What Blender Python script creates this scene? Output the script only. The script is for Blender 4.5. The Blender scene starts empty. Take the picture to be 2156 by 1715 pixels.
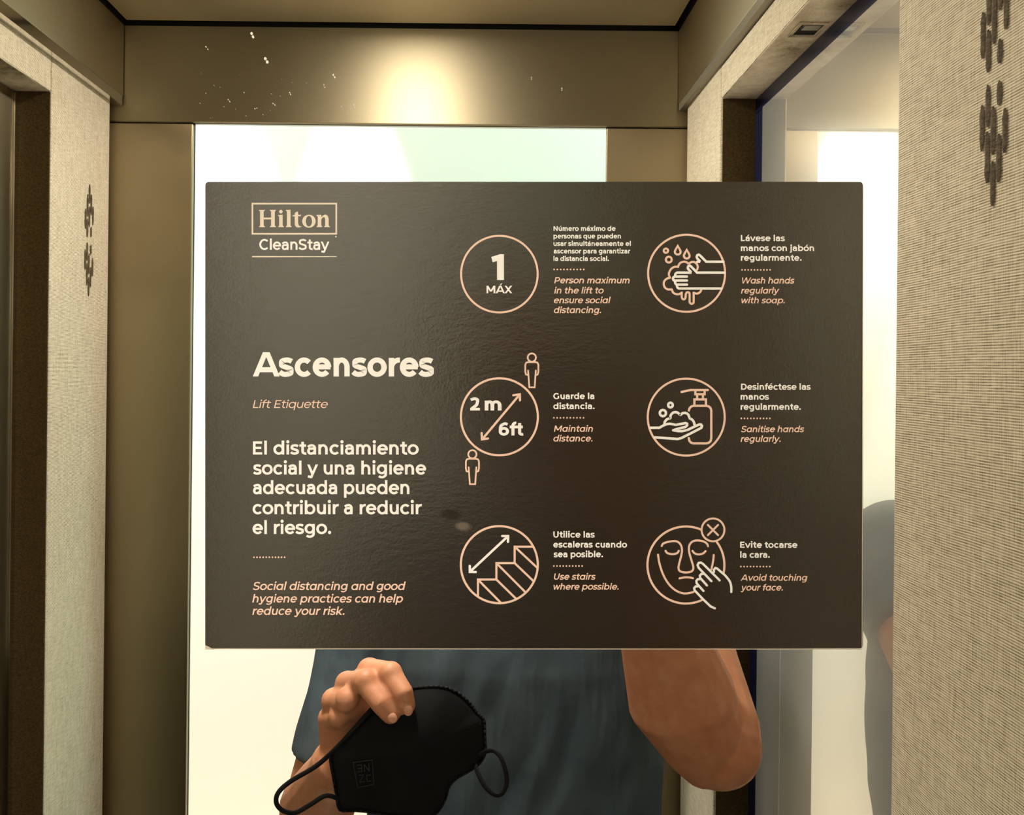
import bpy, bmesh, math, random
from mathutils import Vector, Matrix

SC = bpy.context.scene
COL = SC.collection
random.seed(7)

# ------------------------------------------------------------------ camera
F = 1720.0                      # focal length in pixels of the 2156 x 1715 frame
W_PX, H_PX = 2156.0, 1715.0
VX, VY = 1000.0, 788.0          # where the line of sight square to the mirror meets the frame
ROLL = 0.0105
EYE = 1.55                      # height of the lens over the lift floor
SIGN_W = 0.297                  # an A4 sheet, 1387 px wide in the photograph
S = SIGN_W / 1387.0             # metres per pixel on the sign
D_SIGN = F * S
CAM_Y = -(D_SIGN + 0.003)       # mirror face is the plane y = 0
D = -CAM_Y

cd = bpy.data.cameras.new('camera')
cam = bpy.data.objects.new('camera', cd)
COL.objects.link(cam)
IMG = Matrix(((1, -ROLL, 0), (0, 0, -1), (ROLL, 1, 0)))      # columns: right, up, back
cam.matrix_world = Matrix.Translation((0, CAM_Y, EYE)) @ IMG.to_4x4()
cd.sensor_width = 36.0
cd.lens = 36.0 * F / W_PX
cd.shift_x = (W_PX / 2 - VX) / W_PX
cd.shift_y = -(H_PX / 2 - VY) / W_PX
cd.clip_start = 0.004
SC.camera = cam

# ------------------------------------------------------------------ world, exposure
w = bpy.data.worlds.new('world')
SC.world = w
w.use_nodes = True
w.node_tree.nodes['Background'].inputs[0].default_value = (1, .9, .75, 1)
w.node_tree.nodes['Background'].inputs[1].default_value = 0.01
SC.view_settings.view_transform = 'Standard'
SC.view_settings.look = 'None'
SC.view_settings.gamma = 1
SC.view_settings.use_curve_mapping = False
SC.view_settings.exposure = 0.25
SC.cycles.max_bounces = 10
SC.cycles.diffuse_bounces = 5
SC.cycles.glossy_bounces = 7
SC.cycles.sample_clamp_indirect = 6.0
SC.cycles.caustics_reflective = True
SC.cycles.blur_glossy = 0.3

# ------------------------------------------------------------------ cabin dimensions
K = 0.762                        # size of the cabin against a 0.9 m wide door
ZF = 1.78 * K                   # unfolded distance lens - mirror - front wall
YF = -(ZF - D)                  # front wall plane (door side)
XR, XL = 0.450 * K, -0.790 * K          # faces of the fabric posts
XRN, XLN = 0.520 * K, -0.855 * K        # backs of the side niches
XFR, XFL = .436 * K, -.771 * K          # faces of the steel fascias
Z_NT = EYE + 0.515 * K          # top of the niches
Z_FB = EYE + 0.592 * K          # lower edge of the steel fascia
Z_C = EYE + 0.755 * K           # ceiling
Z_H = EYE + 0.5446 * K          # door head
DX0, DX1 = -0.621 * K, 0.2815 * K       # door opening
Y_P0 = -(1.515 * K - D)         # edge of front posts towards niche
Y_P1 = -(0.8765 * K - D)        # edge of rear posts towards niche
Y_P2 = -0.04                    # rear end of rear posts

LAMPS = []
def area(name, loc, rot, size, power, col=(1, .96, .88), shape='DISK', spread=math.pi, size_y=None):
    l = bpy.data.lights.new(name, 'AREA')
    l.shape = shape; l.size = size
    if size_y: l.size_y = size_y
    l.energy = power; l.color = col; l.spread = spread
    o = bpy.data.objects.new(name, l); o.location = loc; o.rotation_euler = rot
    COL.objects.link(o); return o
def spot(name, loc, target, power, ang, blend=.3, col=(1, .94, .86), r=.02):
    l = bpy.data.lights.new(name, 'SPOT')
    l.energy = power; l.spot_size = ang; l.spot_blend = blend; l.color = col; l.shadow_soft_size = r
    o = bpy.data.objects.new(name, l); o.location = loc
    o.rotation_euler = (Vector(target) - Vector(loc)).to_track_quat('-Z', 'Y').to_euler()
    COL.objects.link(o); return o

# lift ceiling downlights (x, y)
CABIN_LAMPS = [(-0.115, -0.735, 3.4, 180), (-0.20, -0.40, 1.45, 78)]
for i, (x, y, p, sp_) in enumerate(CABIN_LAMPS):
    area('cabin_lamp', (x, y, Z_C - 0.012), (0, 0, 0), 0.15, p, spread=math.radians(sp_))
# lobby: wall washers, then two added unseen fill lights
LY = -(2.45 - D)                # lobby wall
LZ = EYE + 1.42                 # lobby ceiling
LOBBY_SPOTS = [(-0.765, 330.0), (-0.37, 330.0)]
for x, p in LOBBY_SPOTS:
    spot('lobby_spot', (x, LY + 0.17, LZ - 0.03), (x, LY + 0.10, LZ - 1.5), p, math.radians(30), .35)
LOBBY_FILLS = [(1.15, 15.0, (.68, 1, .88)), (-1.55, 17.0, (1, .97, .92))]  # added fills without fixtures; the right one tints the wall green
for x, p, c in LOBBY_FILLS:
    area('lobby_fill', (x, LY + .24, LZ - 0.02), (0, 0, 0), 0.9, p, c, 'RECTANGLE', math.pi, 0.4)

# ------------------------------------------------------------------ helpers
def srgb(r, g, b):
    f = lambda c: (c / 255 / 12.92) if c / 255 <= .04045 else ((c / 255 + .055) / 1.055) ** 2.4
    return (f(r), f(g), f(b), 1)

def mat(name, color, rough=.6, metal=0.0, spec=.5, aniso=0.0, coat=0.0):
    m = bpy.data.materials.new(name); m.use_nodes = True
    b = m.node_tree.nodes['Principled BSDF']
    b.inputs['Base Color'].default_value = color if len(color) == 4 else (*color, 1)
    b.inputs['Roughness'].default_value = rough
    b.inputs['Metallic'].default_value = metal
    b.inputs['Specular IOR Level'].default_value = spec
    b.inputs['Anisotropic'].default_value = aniso
    b.inputs['Coat Weight'].default_value = coat
    return m
class N:
    """small node-building helper"""
    def __init__(self, m): self.t = m.node_tree; self.b = self.t.nodes['Principled BSDF']
    def n(self, kind, **kw):
        x = self.t.nodes.new(kind)
        for k, v in kw.items(): setattr(x, k, v)
        return x
    def l(self, a, b): self.t.links.new(a, b)
    def math(self, op, a, b=None):
        x = self.n('ShaderNodeMath', operation=op)
        for i, v in enumerate((a, b)):
            if v is None: continue
            if isinstance(v, (int, float)): x.inputs[i].default_value = v
            else: self.l(v, x.inputs[i])
        return x.outputs[0]
    def noise(self, vec, scale, detail=2, rough=.5):
        x = self.n('ShaderNodeTexNoise'); x.inputs['Scale'].default_value = scale
        x.inputs['Detail'].default_value = detail; x.inputs['Roughness'].default_value = rough
        if vec is not None: self.l(vec, x.inputs['Vector'])
        return x.outputs['Fac']
    def scaled(self, vec, s):
        x = self.n('ShaderNodeVectorMath', operation='MULTIPLY'); self.l(vec, x.inputs[0]); x.inputs[1].default_value = s
        return x.outputs[0]
    def ramp(self, fac, stops):
        x = self.n('ShaderNodeValToRGB'); self.l(fac, x.inputs[0])
        e = x.color_ramp.elements
        while len(e) < len(stops): e.new(.5)
        for i, (p, c) in enumerate(stops): e[i].position = p; e[i].color = c
        return x.outputs[0]
    def bump(self, h, strength, dist):
        x = self.n('ShaderNodeBump'); x.inputs['Strength'].default_value = strength; x.inputs['Distance'].default_value = dist
        self.l(h, x.inputs['Height']); self.l(x.outputs[0], self.b.inputs['Normal'])

def link(name, me, m=None, parent=None, smooth=False):
    o = bpy.data.objects.new(name, me); COL.objects.link(o)
    if m: me.materials.append(m)
    if parent: o.parent = parent
    if smooth:
        for p in me.polygons: p.use_smooth = True
    return o
def from_bm(name, bm, m=None, parent=None, smooth=False):
    me = bpy.data.meshes.new(name); bm.to_mesh(me); bm.free()
    return link(name, me, m, parent, smooth)
def tag(o, label=None, cat=None, group=None, kind=None):
    if label: o['label'] = label
    if cat: o['category'] = cat
    if group: o['group'] = group
    if kind: o['kind'] = kind
    return o
def empty(name, loc=(0, 0, 0)):
    o = bpy.data.objects.new(name, None); o.location = loc; o.empty_display_size = .05; COL.objects.link(o); return o
def add_box(bm, lo, hi, bevel=0.0, seg=3):
    lo, hi = Vector(lo), Vector(hi)
    r = bmesh.ops.create_cube(bm, size=1)
    vs = r['verts']
    for v in vs: v.co = Vector(((lo[i] + hi[i]) / 2 + v.co[i] * (hi[i] - lo[i]) for i in range(3)))
    if bevel:
        es = list({e for v in vs for e in v.link_edges})
        bmesh.ops.bevel(bm, geom=es, offset=bevel, segments=seg, affect='EDGES', profile=.5)
def box(name, lo, hi, m, parent=None, bevel=0.0, seg=3):
    bm = bmesh.new(); add_box(bm, lo, hi, bevel, seg)
    return from_bm(name, bm, m, parent, smooth=False)
def boxes(name, lst, m, parent=None, bevel=0.0):
    bm = bmesh.new()
    for lo, hi in lst: add_box(bm, lo, hi, bevel)
    return from_bm(name, bm, m, parent)
def add_tube(bm, pts, radii, n=14, caps=True, flat=None):
    """tube through pts; radii may be floats or (a, b); ends closed with domes"""
    pts = [Vector(p) for p in pts]
    if caps:
        a, b = pts[0], pts[-1]
        ra = radii[0] if isinstance(radii[0], (int, float)) else max(radii[0])
        rb = radii[-1] if isinstance(radii[-1], (int, float)) else max(radii[-1])
        da = (pts[0] - pts[1]).normalized(); db = (pts[-1] - pts[-2]).normalized()
        pre, prer, post, postr = [], [], [], []
        sc = lambda r, k: r * k if isinstance(r, (int, float)) else (r[0] * k, r[1] * k)
        for t in (80, 60, 35):
            pre.append(a + da * ra * math.sin(math.radians(t))); prer.append(sc(radii[0], math.cos(math.radians(t))))
        for t in (35, 60, 80):
            post.append(b + db * rb * math.sin(math.radians(t))); postr.append(sc(radii[-1], math.cos(math.radians(t))))
        pts = pre + pts + post; radii = prer + list(radii) + postr
    up = Vector(flat) if flat is not None else None
    rings = []
    prev = None
    for i, p in enumerate(pts):
        t = (pts[min(i + 1, len(pts) - 1)] - pts[max(i - 1, 0)]).normalized()
        if up is not None: u = (up - t * up.dot(t)).normalized()
        elif prev is None:
            u = t.orthogonal().normalized()
        else: u = (prev - t * prev.dot(t)).normalized()
        prev = u; v = t.cross(u)
        r = radii[i]
        a, b = (r, r) if isinstance(r, (int, float)) else r
        rings.append([bm.verts.new(p + u * a * math.cos(2 * math.pi * k / n) + v * b * math.sin(2 * math.pi * k / n)) for k in range(n)])
    for i in range(len(rings) - 1):
        for k in range(n):
            bm.faces.new((rings[i][k], rings[i][(k + 1) % n], rings[i + 1][(k + 1) % n], rings[i + 1][k]))
    bm.faces.new(list(reversed(rings[0]))); bm.faces.new(rings[-1])
def add_ball(bm, c, r, rot=None, seg=20):
    r3 = (r, r, r) if isinstance(r, (int, float)) else r
    q = bmesh.ops.create_uvsphere(bm, u_segments=seg, v_segments=max(8, seg * 2 // 3), radius=1)
    M = Matrix.Translation(c) @ (rot.to_4x4() if rot else Matrix.Identity(4)) @ Matrix.Diagonal((*r3, 1))
    bmesh.ops.transform(bm, matrix=M, verts=q['verts'])
def catmull(pts, n=6, closed=False):
    pts = [Vector(p) for p in pts]; out = []
    m = len(pts)
    for i in range(m if closed else m - 1):
        g = lambda k: pts[k % m] if closed else pts[max(0, min(m - 1, k))]
        p0, p1, p2, p3 = g(i - 1), g(i), g(i + 1), g(i + 2)
        for k in range(n):
            t = k / n
            out.append(.5 * ((2 * p1) + (p2 - p0) * t + (2 * p0 - 5 * p1 + 4 * p2 - p3) * t * t + (3 * p1 - p0 - 3 * p2 + p3) * t ** 3))
    if not closed: out.append(pts[-1])
    return out
def evaluated(o, name):
    """bake an object's modifiers into a plain mesh"""
    dg = bpy.context.evaluated_depsgraph_get()
    me = bpy.data.meshes.new_from_object(o.evaluated_get(dg)); me.name = name
    old = o.data; o.modifiers.clear(); o.data = me; bpy.data.meshes.remove(old)
def remesh(o, voxel, smooth=2, factor=.5):
    m = o.modifiers.new('r', 'REMESH'); m.mode = 'VOXEL'; m.voxel_size = voxel; m.use_smooth_shade = True
    if smooth:
        s = o.modifiers.new('s', 'SMOOTH'); s.iterations = smooth; s.factor = factor
    evaluated(o, o.name)
    for p in o.data.polygons: p.use_smooth = True
def W3(x, y, z):
    """photograph pixel + unfolded distance -> the real point on this side of the mirror"""
    u, v = x - VX, y - VY
    return Vector(((u + ROLL * v) * z / F, -(z - D), EYE + (-v + ROLL * u) * z / F))

# ------------------------------------------------------------------ materials
def fabric_mat():
    m = mat('woven_fabric', srgb(186, 166, 132), .85, spec=.2); g = N(m)
    tc = g.n('ShaderNodeNewGeometry').outputs['Position']
    sep = g.n('ShaderNodeSeparateXYZ'); g.l(tc, sep.inputs[0])
    wob = g.noise(g.scaled(tc, (1, 1, 1)), 7, 2)
    z = g.math('ADD', sep.outputs[2], g.math('MULTIPLY', wob, .004))
    weft = g.math('SINE', g.math('MULTIPLY', z, 2 * math.pi / .0019))
    slub = g.noise(g.scaled(tc, (80, 80, 1200)), 1, 3, .6)
    warp = g.noise(g.scaled(tc, (1300, 1300, 45)), 1, 3, .65)
    f = g.math('ADD', g.math('MULTIPLY', weft, .17), g.math('ADD', g.math('MULTIPLY', slub, .5), g.math('MULTIPLY', warp, .5)))
    big = g.noise(tc, 3.0, 3)
    f2 = g.math('ADD', f, g.math('MULTIPLY', big, .12))
    c = g.ramp(f2, [(.30, srgb(120, 108, 86)), (.52, srgb(208, 197, 172)), (.80, srgb(251, 243, 224))])
    g.l(c, g.b.inputs['Base Color'])
    g.bump(f, .35, .0008)
    return m
FABRIC = fabric_mat()

def steel_mat(name, col, rough, axis, aniso=.92):
    """brushed stainless steel, grain along axis"""
    m = mat(name, col, rough, 1.0, aniso=aniso); g = N(m)
    tc = g.n('ShaderNodeNewGeometry').outputs['Position']
    sc = [2500 if i != axis else 6 for i in range(3)]
    gr = g.noise(g.scaled(tc, sc), 1, 3, .6)
    g.l(g.math('ADD', g.math('MULTIPLY', gr, .10), rough - .05), g.b.inputs['Roughness'])
    cv = g.n('ShaderNodeCombineXYZ')
    for i in range(3): cv.inputs[i].default_value = {0: (0, 1, 1), 1: (0, 0, 1), 2: (1, 0, 0)}[axis][i]     # highlights spread across the grain
    g.l(cv.outputs[0], g.b.inputs['Tangent'])
    g.bump(gr, .04, .0003)
    return m
STEEL_X = steel_mat('brushed_steel_across', srgb(188, 177, 150), .70, 0)
STEEL_Y = steel_mat('brushed_steel_side', srgb(212, 202, 180), .50, 1)
STEEL_Z = steel_mat('brushed_steel_upright', srgb(160, 147, 120), .32, 2, .7)
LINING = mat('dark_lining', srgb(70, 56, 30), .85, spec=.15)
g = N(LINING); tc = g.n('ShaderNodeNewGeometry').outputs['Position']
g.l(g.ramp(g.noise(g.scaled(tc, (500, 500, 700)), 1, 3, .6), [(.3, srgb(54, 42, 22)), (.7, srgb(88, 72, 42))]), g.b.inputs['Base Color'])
GAP = mat('dark_joint', srgb(12, 9, 5), .9)
MIRROR = mat('silvered_glass', (.93, .93, .915), 0.0, 1.0)
HAZY = mat('hazy_silvered_glass', (.88, .85, .76), 0.0, 1.0)      # a mirror with a greasy film on it
g = N(HAZY); tc = g.n('ShaderNodeNewGeometry').outputs['Position']
film = g.n('ShaderNodeBsdfGlossy'); film.inputs['Roughness'].default_value = .22; film.inputs['Color'].default_value = (.88, .84, .74, 1)
pale_veil = g.n('ShaderNodeBsdfDiffuse'); pale_veil.inputs['Color'].default_value = (.80, .82, .80, 1)  # pale diffuse veil over the film, added to lighten the dark reflection
fm = g.n('ShaderNodeMixShader'); fm.inputs[0].default_value = .42
g.l(film.outputs[0], fm.inputs[1]); g.l(pale_veil.outputs[0], fm.inputs[2])
mix = g.n('ShaderNodeMixShader')
g.l(g.math('ADD', .40, g.math('MULTIPLY', g.noise(g.scaled(tc, (1, 7, 4)), 1, 3), .25)), mix.inputs[0])
g.l(g.b.outputs[0], mix.inputs[1]); g.l(fm.outputs[0], mix.inputs[2])
g.l(mix.outputs[0], [n for n in g.t.nodes if n.type == 'OUTPUT_MATERIAL'][0].inputs[0])
BEVEL_REFLECTION = mat('bevel_reflection', srgb(26, 32, 62), .25, 0.0)  # dark blue stands in for what the bevel reflects
TRIM = mat('grey_trim', srgb(150, 146, 132), .45, .6)
FLOOR = mat('dark_floor', srgb(150, 136, 112), .4)
g = N(FLOOR); tc = g.n('ShaderNodeNewGeometry').outputs['Position']
g.l(g.ramp(g.noise(tc, 60, 4), [(.3, srgb(160, 146, 122)), (.7, srgb(196, 182, 156))]), g.b.inputs['Base Color'])
LOBBY_WALL = mat('lobby_paint', srgb(238, 240, 236), .8)
LOBBY_FLOOR = mat('lobby_floor', srgb(212, 184, 160), .5)
LOBBY_CEIL = mat('lobby_ceiling', srgb(240, 238, 232), .8)
LAMP_GLASS = mat('lamp_glass', (1, .85, .6), .3)
LAMP_GLASS.node_tree.nodes['Principled BSDF'].inputs['Emission Color'].default_value = (1, .82, .58, 1)
LAMP_GLASS.node_tree.nodes['Principled BSDF'].inputs['Emission Strength'].default_value = 25
CHROME = mat('chrome', (.8, .78, .74), .12, 1.0)
EMBROID = mat('embroidery_thread', srgb(84, 68, 44), .8)
g = N(EMBROID); tc = g.n('ShaderNodeNewGeometry').outputs['Position']
g.l(g.ramp(g.noise(g.scaled(tc, (300, 300, 900)), 1, 2), [(.35, srgb(52, 40, 24)), (.7, srgb(112, 94, 66))]), g.b.inputs['Base Color'])

def sign_mat():
    m = mat('printed_vinyl', srgb(40, 32, 24), .25, spec=1.0); g = N(m)
    tc = g.n('ShaderNodeTexCoord').outputs['Object']
    p = g.noise(tc, 900, 3, .6); q = g.noise(g.scaled(tc, (160, 420, 160)), 1, 3, .6)
    h = g.math('ADD', g.math('MULTIPLY', p, .45), g.math('MULTIPLY', q, .8))
    g.bump(h, .3, .0004)
    g.b.inputs['Specular Tint'].default_value = (1, .90, .78, 1)
    # two handling smudges: a matt one and a pale one
    sep = g.n('ShaderNodeSeparateXYZ'); g.l(tc, sep.inputs[0])
    def blob(px, py, rx, ry):
        dx = g.math('DIVIDE', g.math('SUBTRACT', sep.outputs[0], (px - 1124.5) * S), rx * S)
        dy = g.math('DIVIDE', g.math('SUBTRACT', sep.outputs[1], -(py - 873.5) * S), ry * S)
        d = g.math('SQRT', g.math('ADD', g.math('MULTIPLY', dx, dx), g.math('MULTIPLY', dy, dy)))
        d = g.math('ADD', d, g.math('MULTIPLY', g.math('SUBTRACT', g.noise(tc, 260, 2), .5), .7))
        x = g.n('ShaderNodeMapRange'); x.interpolation_type = 'SMOOTHSTEP'
        x.inputs['From Min'].default_value = 1.0; x.inputs['From Max'].default_value = .25
        g.l(d, x.inputs['Value']); return x.outputs[0]
    dark, pale = blob(950, 1082, 30, 17), blob(975, 1108, 24, 13)
    g.l(g.math('SUBTRACT', .95, g.math('MULTIPLY', dark, .6)), g.b.inputs['Specular IOR Level'])
    g.l(g.ramp(pale, [(0, srgb(40, 32, 24)), (1, srgb(104, 92, 80))]), g.b.inputs['Base Color'])
    return m
SIGN = sign_mat()
WHITE = mat('white_print', srgb(255, 252, 248), .5, spec=.4)
ROSE = mat('rose_print', srgb(250, 212, 192), .5, spec=.4)
GREYPRINT = mat('faded_print', srgb(236, 222, 202), .5, spec=.4)
PAPER_EDGE = mat('paper_edge', srgb(205, 192, 170), .7)

SKIN = mat('skin', srgb(196, 132, 92), .5, spec=.35)
g = N(SKIN); tc = g.n('ShaderNodeNewGeometry').outputs['Position']
g.l(g.ramp(g.noise(tc, 45, 4, .6), [(.3, srgb(184, 122, 88)), (.55, srgb(194, 134, 100)), (.8, srgb(206, 150, 118))]), g.b.inputs['Base Color'])
g.bump(g.noise(tc, 350, 3), .25, .0006)
g.b.inputs['Subsurface Weight'].default_value = .08
g.b.inputs['Subsurface Radius'].default_value = (.01, .004, .002)
g.b.inputs['Subsurface Scale'].default_value = .3
SHIRT = mat('slate_cotton', srgb(84, 98, 106), .9, spec=.15)
g = N(SHIRT); tc = g.n('ShaderNodeNewGeometry').outputs['Position']
kn = g.noise(g.scaled(tc, (900, 900, 900)), 1, 2)
g.l(g.ramp(g.noise(tc, 14, 4, .6), [(.3, srgb(68, 82, 92)), (.7, srgb(84, 98, 106))]), g.b.inputs['Base Color'])
fold = g.noise(g.scaled(tc, (22, 22, 5)), 1, 3, .55)
g.bump(g.math('ADD', g.math('MULTIPLY', kn, .02), fold), .8, .014)
BLACK = mat('black_cloth', srgb(16, 16, 17), .85, spec=.2)
BLACK_TRIM = mat('black_elastic', srgb(14, 14, 15), .7, spec=.25)
LABEL_THREAD = mat('dark_grey_thread', srgb(42, 42, 42), .7)
HAIR = mat('dark_hair', srgb(44, 32, 24), .75)
JEANS = mat('dark_denim', srgb(40, 46, 62), .9)
SHOE = mat('dark_leather', srgb(38, 30, 26), .5)
EYEWHITE = mat('eye_white', srgb(232, 226, 218), .25)
IRIS = mat('brown_iris', srgb(58, 36, 22), .2)
NAIL = mat('nail', srgb(222, 160, 134), .3)
PHONE = mat('phone_body', srgb(28, 28, 32), .2, spec=.6)
PHONE_LENS = mat('phone_lens', srgb(10, 10, 14), .05, spec=.8)

# ------------------------------------------------------------------ the lift cabin
def st(o): o['kind'] = 'structure'; return o
XO_R, XO_L = XRN + .07, XLN - .07
st(box('floor', (XO_L, YF - .05, -.06), (XO_R, .06, 0), FLOOR))
st(box('wall_back', (XO_L, .008, 0), (XO_R, .07, Z_C + .06), GAP))
st(box('wall_right', (XRN + .010, YF, 0), (XO_R, .006, Z_C + .06), FABRIC))
st(box('wall_left', (XO_L, YF, 0), (XLN - .010, .006, Z_C + .06), FABRIC))
cl = st(box('ceiling', (XFL + .010, YF + .016, Z_C), (XFR - .010, -.002, Z_C + .012), STEEL_X))
st(boxes('trim_8', [((XO_L, YF - .010, Z_C - .0015), (XO_R, YF - .0005, Z_C + .05)), ((XFL - .02, YF + .002, Z_C - .0015), (XFL - .0005, -.002, Z_C + .05)),
                    ((XFR + .0005, YF + .002, Z_C - .0015), (XFR + .02, -.002, Z_C + .05))], GAP))
st(box('ceiling_upper', (XO_L, YF - .05, Z_C + .051), (XO_R, .07, Z_C + .08), GAP))
st(box('trim_1', (XFR, YF + .002, Z_FB), (XRN + .008, -.002, Z_C - .002), STEEL_Y, bevel=.0012))
st(box('trim_2', (XLN - .008, YF + .002, Z_FB + .004), (XFL, -.002, Z_C - .002), STEEL_Y, bevel=.0012))
st(box('trim_3', (XFR + .001, YF + .004, Z_FB - .012), (XR + .02, -.004, Z_FB), TRIM))
st(box('trim_4', (XL - .02, YF + .004, Z_FB - .012), (XFL - .001, -.004, Z_FB + .004), CHROME))
# door wall: head panel, two return panels, dark backing seen in the joints
wf = st(box('wall_front', (XO_L, YF - .010, Z_H), (XO_R, YF, Z_C - .002), STEEL_X, bevel=.0012))
st(box('trim_5', (XO_L, YF - .010, 0), (DX0, YF, Z_H - .0035), STEEL_Z, bevel=.0015))
st(box('trim_6', (DX1, YF - .010, 0), (XO_R, YF, Z_H - .0035), STEEL_Z, bevel=.0015))
st(boxes('trim_7', [((XO_L, YF - .02, 0), (DX0 - .002, YF - .011, Z_C + .05)), ((DX1 + .002, YF - .02, 0), (XO_R, YF - .011, Z_C + .05)),
                    ((XO_L, YF - .02, Z_H + .002), (XO_R, YF - .011, Z_C + .05))], GAP))

# fabric-clad portals on both side walls: front post, rear post, beam over the niche
def motif_bm(bm, x, sgn, yc):
    """double lozenge of embroidered dashes, on the face x (sgn: which way it faces)"""
    cols = [[(655, 920)], [(475, 620), (790, 1080)], [(610, 900), (940, 1210)], [(460, 720), (745, 1060)], [(565, 850)]]
    for i, c in enumerate(cols):
        yy = yc + (i - 2) * .0079 * K * sgn
        for a, b in c:
            z0, z1 = EYE + (.3262 - b * 1.447e-4) * K, EYE + (.3262 - a * 1.447e-4) * K
            for p, q in ((z0, z1), (EYE * 2 + .53 * K - z1, EYE * 2 + .53 * K - z0)):
                n = 10
                vs = []
                for k in range(n + 1):
                    t = k / n; z = p + (q - p) * t
                    hw = .0024 * (0.35 + .65 * min(1, 5 * min(t, 1 - t) + .1)) * (.85 + .3 * random.random())
                    vs.append((bm.verts.new((x - sgn * -.0009, yy - hw, z)), bm.verts.new((x + sgn * .0014, yy, z)), bm.verts.new((x - sgn * -.0009, yy + hw, z))))
                for k in range(n):
                    for j in range(2):
                        bm.faces.new((vs[k][j], vs[k][j + 1], vs[k + 1][j + 1], vs[k + 1][j]))
def post(side, y0, y1, label, ztop):
    x, xb = (XR, XRN + .008) if side > 0 else (XL, XLN - .008)
    o = empty('fabric_post', (x, (y0 + y1) / 2, 0))
    tag(o, label, 'wall panel')
    bm = bmesh.new()
    add_box(bm, (min(x, xb), y0, .06), (max(x, xb), y1, ztop))
    es = [e for e in bm.edges if all(abs(v.co.x - x) < 1e-5 for v in e.verts)]
    far = [e for e in es if all(abs(v.co.y - (y0 if y0 < YF + .1 else y1)) < 1e-5 for v in e.verts)]
    near = [e for e in es if e not in far]
    bmesh.ops.bevel(bm, geom=far, offset=.017, segments=6, affect='EDGES', profile=.5)
    near = [e for e in bm.edges if all(abs(v.co.x - x) < 1e-5 for v in e.verts) and abs(e.verts[0].co.y - e.verts[1].co.y) < 1e-5
            and abs(e.verts[0].co.y - (y1 if y0 < YF + .1 else y0)) < 1e-5]
    bmesh.ops.bevel(bm, geom=near, offset=.003, segments=2, affect='EDGES', profile=.5)
    p = from_bm('padded_panel', bm, FABRIC)
    p.location = -o.location; p.parent = o
    front = y0 < YF + .1
    yl = y1 if front else y0
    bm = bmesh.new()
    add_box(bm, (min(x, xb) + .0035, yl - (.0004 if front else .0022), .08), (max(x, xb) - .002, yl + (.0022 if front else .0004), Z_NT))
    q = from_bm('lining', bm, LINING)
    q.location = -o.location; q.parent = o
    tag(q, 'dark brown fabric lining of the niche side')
    bm = bmesh.new()
    motif_bm(bm, x, -side, (Y_P0 - .150 * K) if y0 < YF + .1 else (Y_P1 + .165 * K))
    bmesh.ops.recalc_face_normals(bm, faces=bm.faces)
    q = from_bm('embroidered_motif', bm, EMBROID)
    q.location = -o.location; q.parent = o
    tag(q, 'dark brown embroidered double lozenge')
post(1, YF + .007, Y_P0, 'beige woven fabric panel by the lift door, on the side wall with the tall mirror', Z_FB - .012)
post(1, Y_P1, Y_P2, 'wide grey-beige woven fabric panel with dark embroidered lozenges, filling the right edge of the reflection', Z_FB - .012)
post(-1, YF + .007, Y_P0, 'pale beige woven fabric panel by the lift door, with a small dark embroidered lozenge pair', Z_FB - .008)
post(-1, Y_P1, Y_P2, 'beige woven fabric panel between the recessed steel panel and the large mirror', Z_FB - .008)
for side, x, xb, zt, lab in ((1, XR, XRN + .008, Z_FB - .012, 'beige fabric-covered beam with a small square hole, over the tall side mirror'),
                             (-1, XL, XLN - .008, Z_FB - .008, 'pale fabric-covered beam over the recessed steel panel')):
    o = box('fabric_beam', (min(x, xb), Y_P0 + .0015, Z_NT), (max(x, xb), Y_P1 - .0015, zt), FABRIC, bevel=.003)
    tag(o, lab, 'wall beam')
# base rails under the niches
for x, xb in ((XR, XRN + .008), (XL, XLN - .008)):
    st(box('baseboard_right' if x > 0 else 'baseboard_left', (min(x, xb), YF + .005, 0), (max(x, xb), -.004, .058), STEEL_Y, bevel=.001))

# small square fitting let into the underside of the right beam
o = empty('recessed_fitting', (.486 * K, -(1.205 * K - D), Z_NT))
o.scale = (K, K, K)
tag(o, 'small dark square recessed fitting in the underside of the fabric beam', 'fitting')
box('recess_shade', (-.0165, -.019, -.0012), (.0165, .019, .0005), GAP, o)  # thin dark plate, the hole's shade put into its colour
boxes('rim', [((-.021, -.024, -.003), (-.0165, .024, .001)), ((.0165, -.024, -.003), (.021, .024, .001)),
              ((-.0165, -.024, -.003), (.0165, -.019, .001)), ((-.0165, .019, -.003), (.0165, .024, .001))], FABRIC, o)
box('flap', (-.012, .004, -.0045), (.012, .019, -.0012), TRIM, o)

# back wall mirror and the tall mirror in the right-hand niche
m1 = box('mirror', (XL - .06, 0, .90), (XR + .06, .0075, Z_C + .0), MIRROR)
tag(m1, 'large frameless mirror covering the whole back wall, the dark notice stuck on it', 'mirror')
o = empty('mirror', (XRN, (Y_P0 + Y_P1) / 2, .08))
tag(o, 'tall narrow dark-edged mirror set into the side wall niche, seen reflected beside the fabric panel', 'mirror')
def absbox(name, lo, hi, m, parent, **k):
    q = box(name, lo, hi, m, None, **k); q.location = -parent.location; q.parent = parent; return q
absbox('glass', (XRN - .006, Y_P0 + .035, .08), (XRN + .006, Y_P1 - .003, Z_NT - .022), HAZY, o)
absbox('bevelled_edge', (XRN - .0045, Y_P0 + .002, .08), (XRN + .006, Y_P0 + .0345, Z_NT - .0225), BEVEL_REFLECTION, o)
absbox('bevelled_edge', (XRN - .0045, Y_P0 + .002, Z_NT - .0215), (XRN + .006, Y_P1 - .003, Z_NT - .001), BEVEL_REFLECTION, o)
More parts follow.
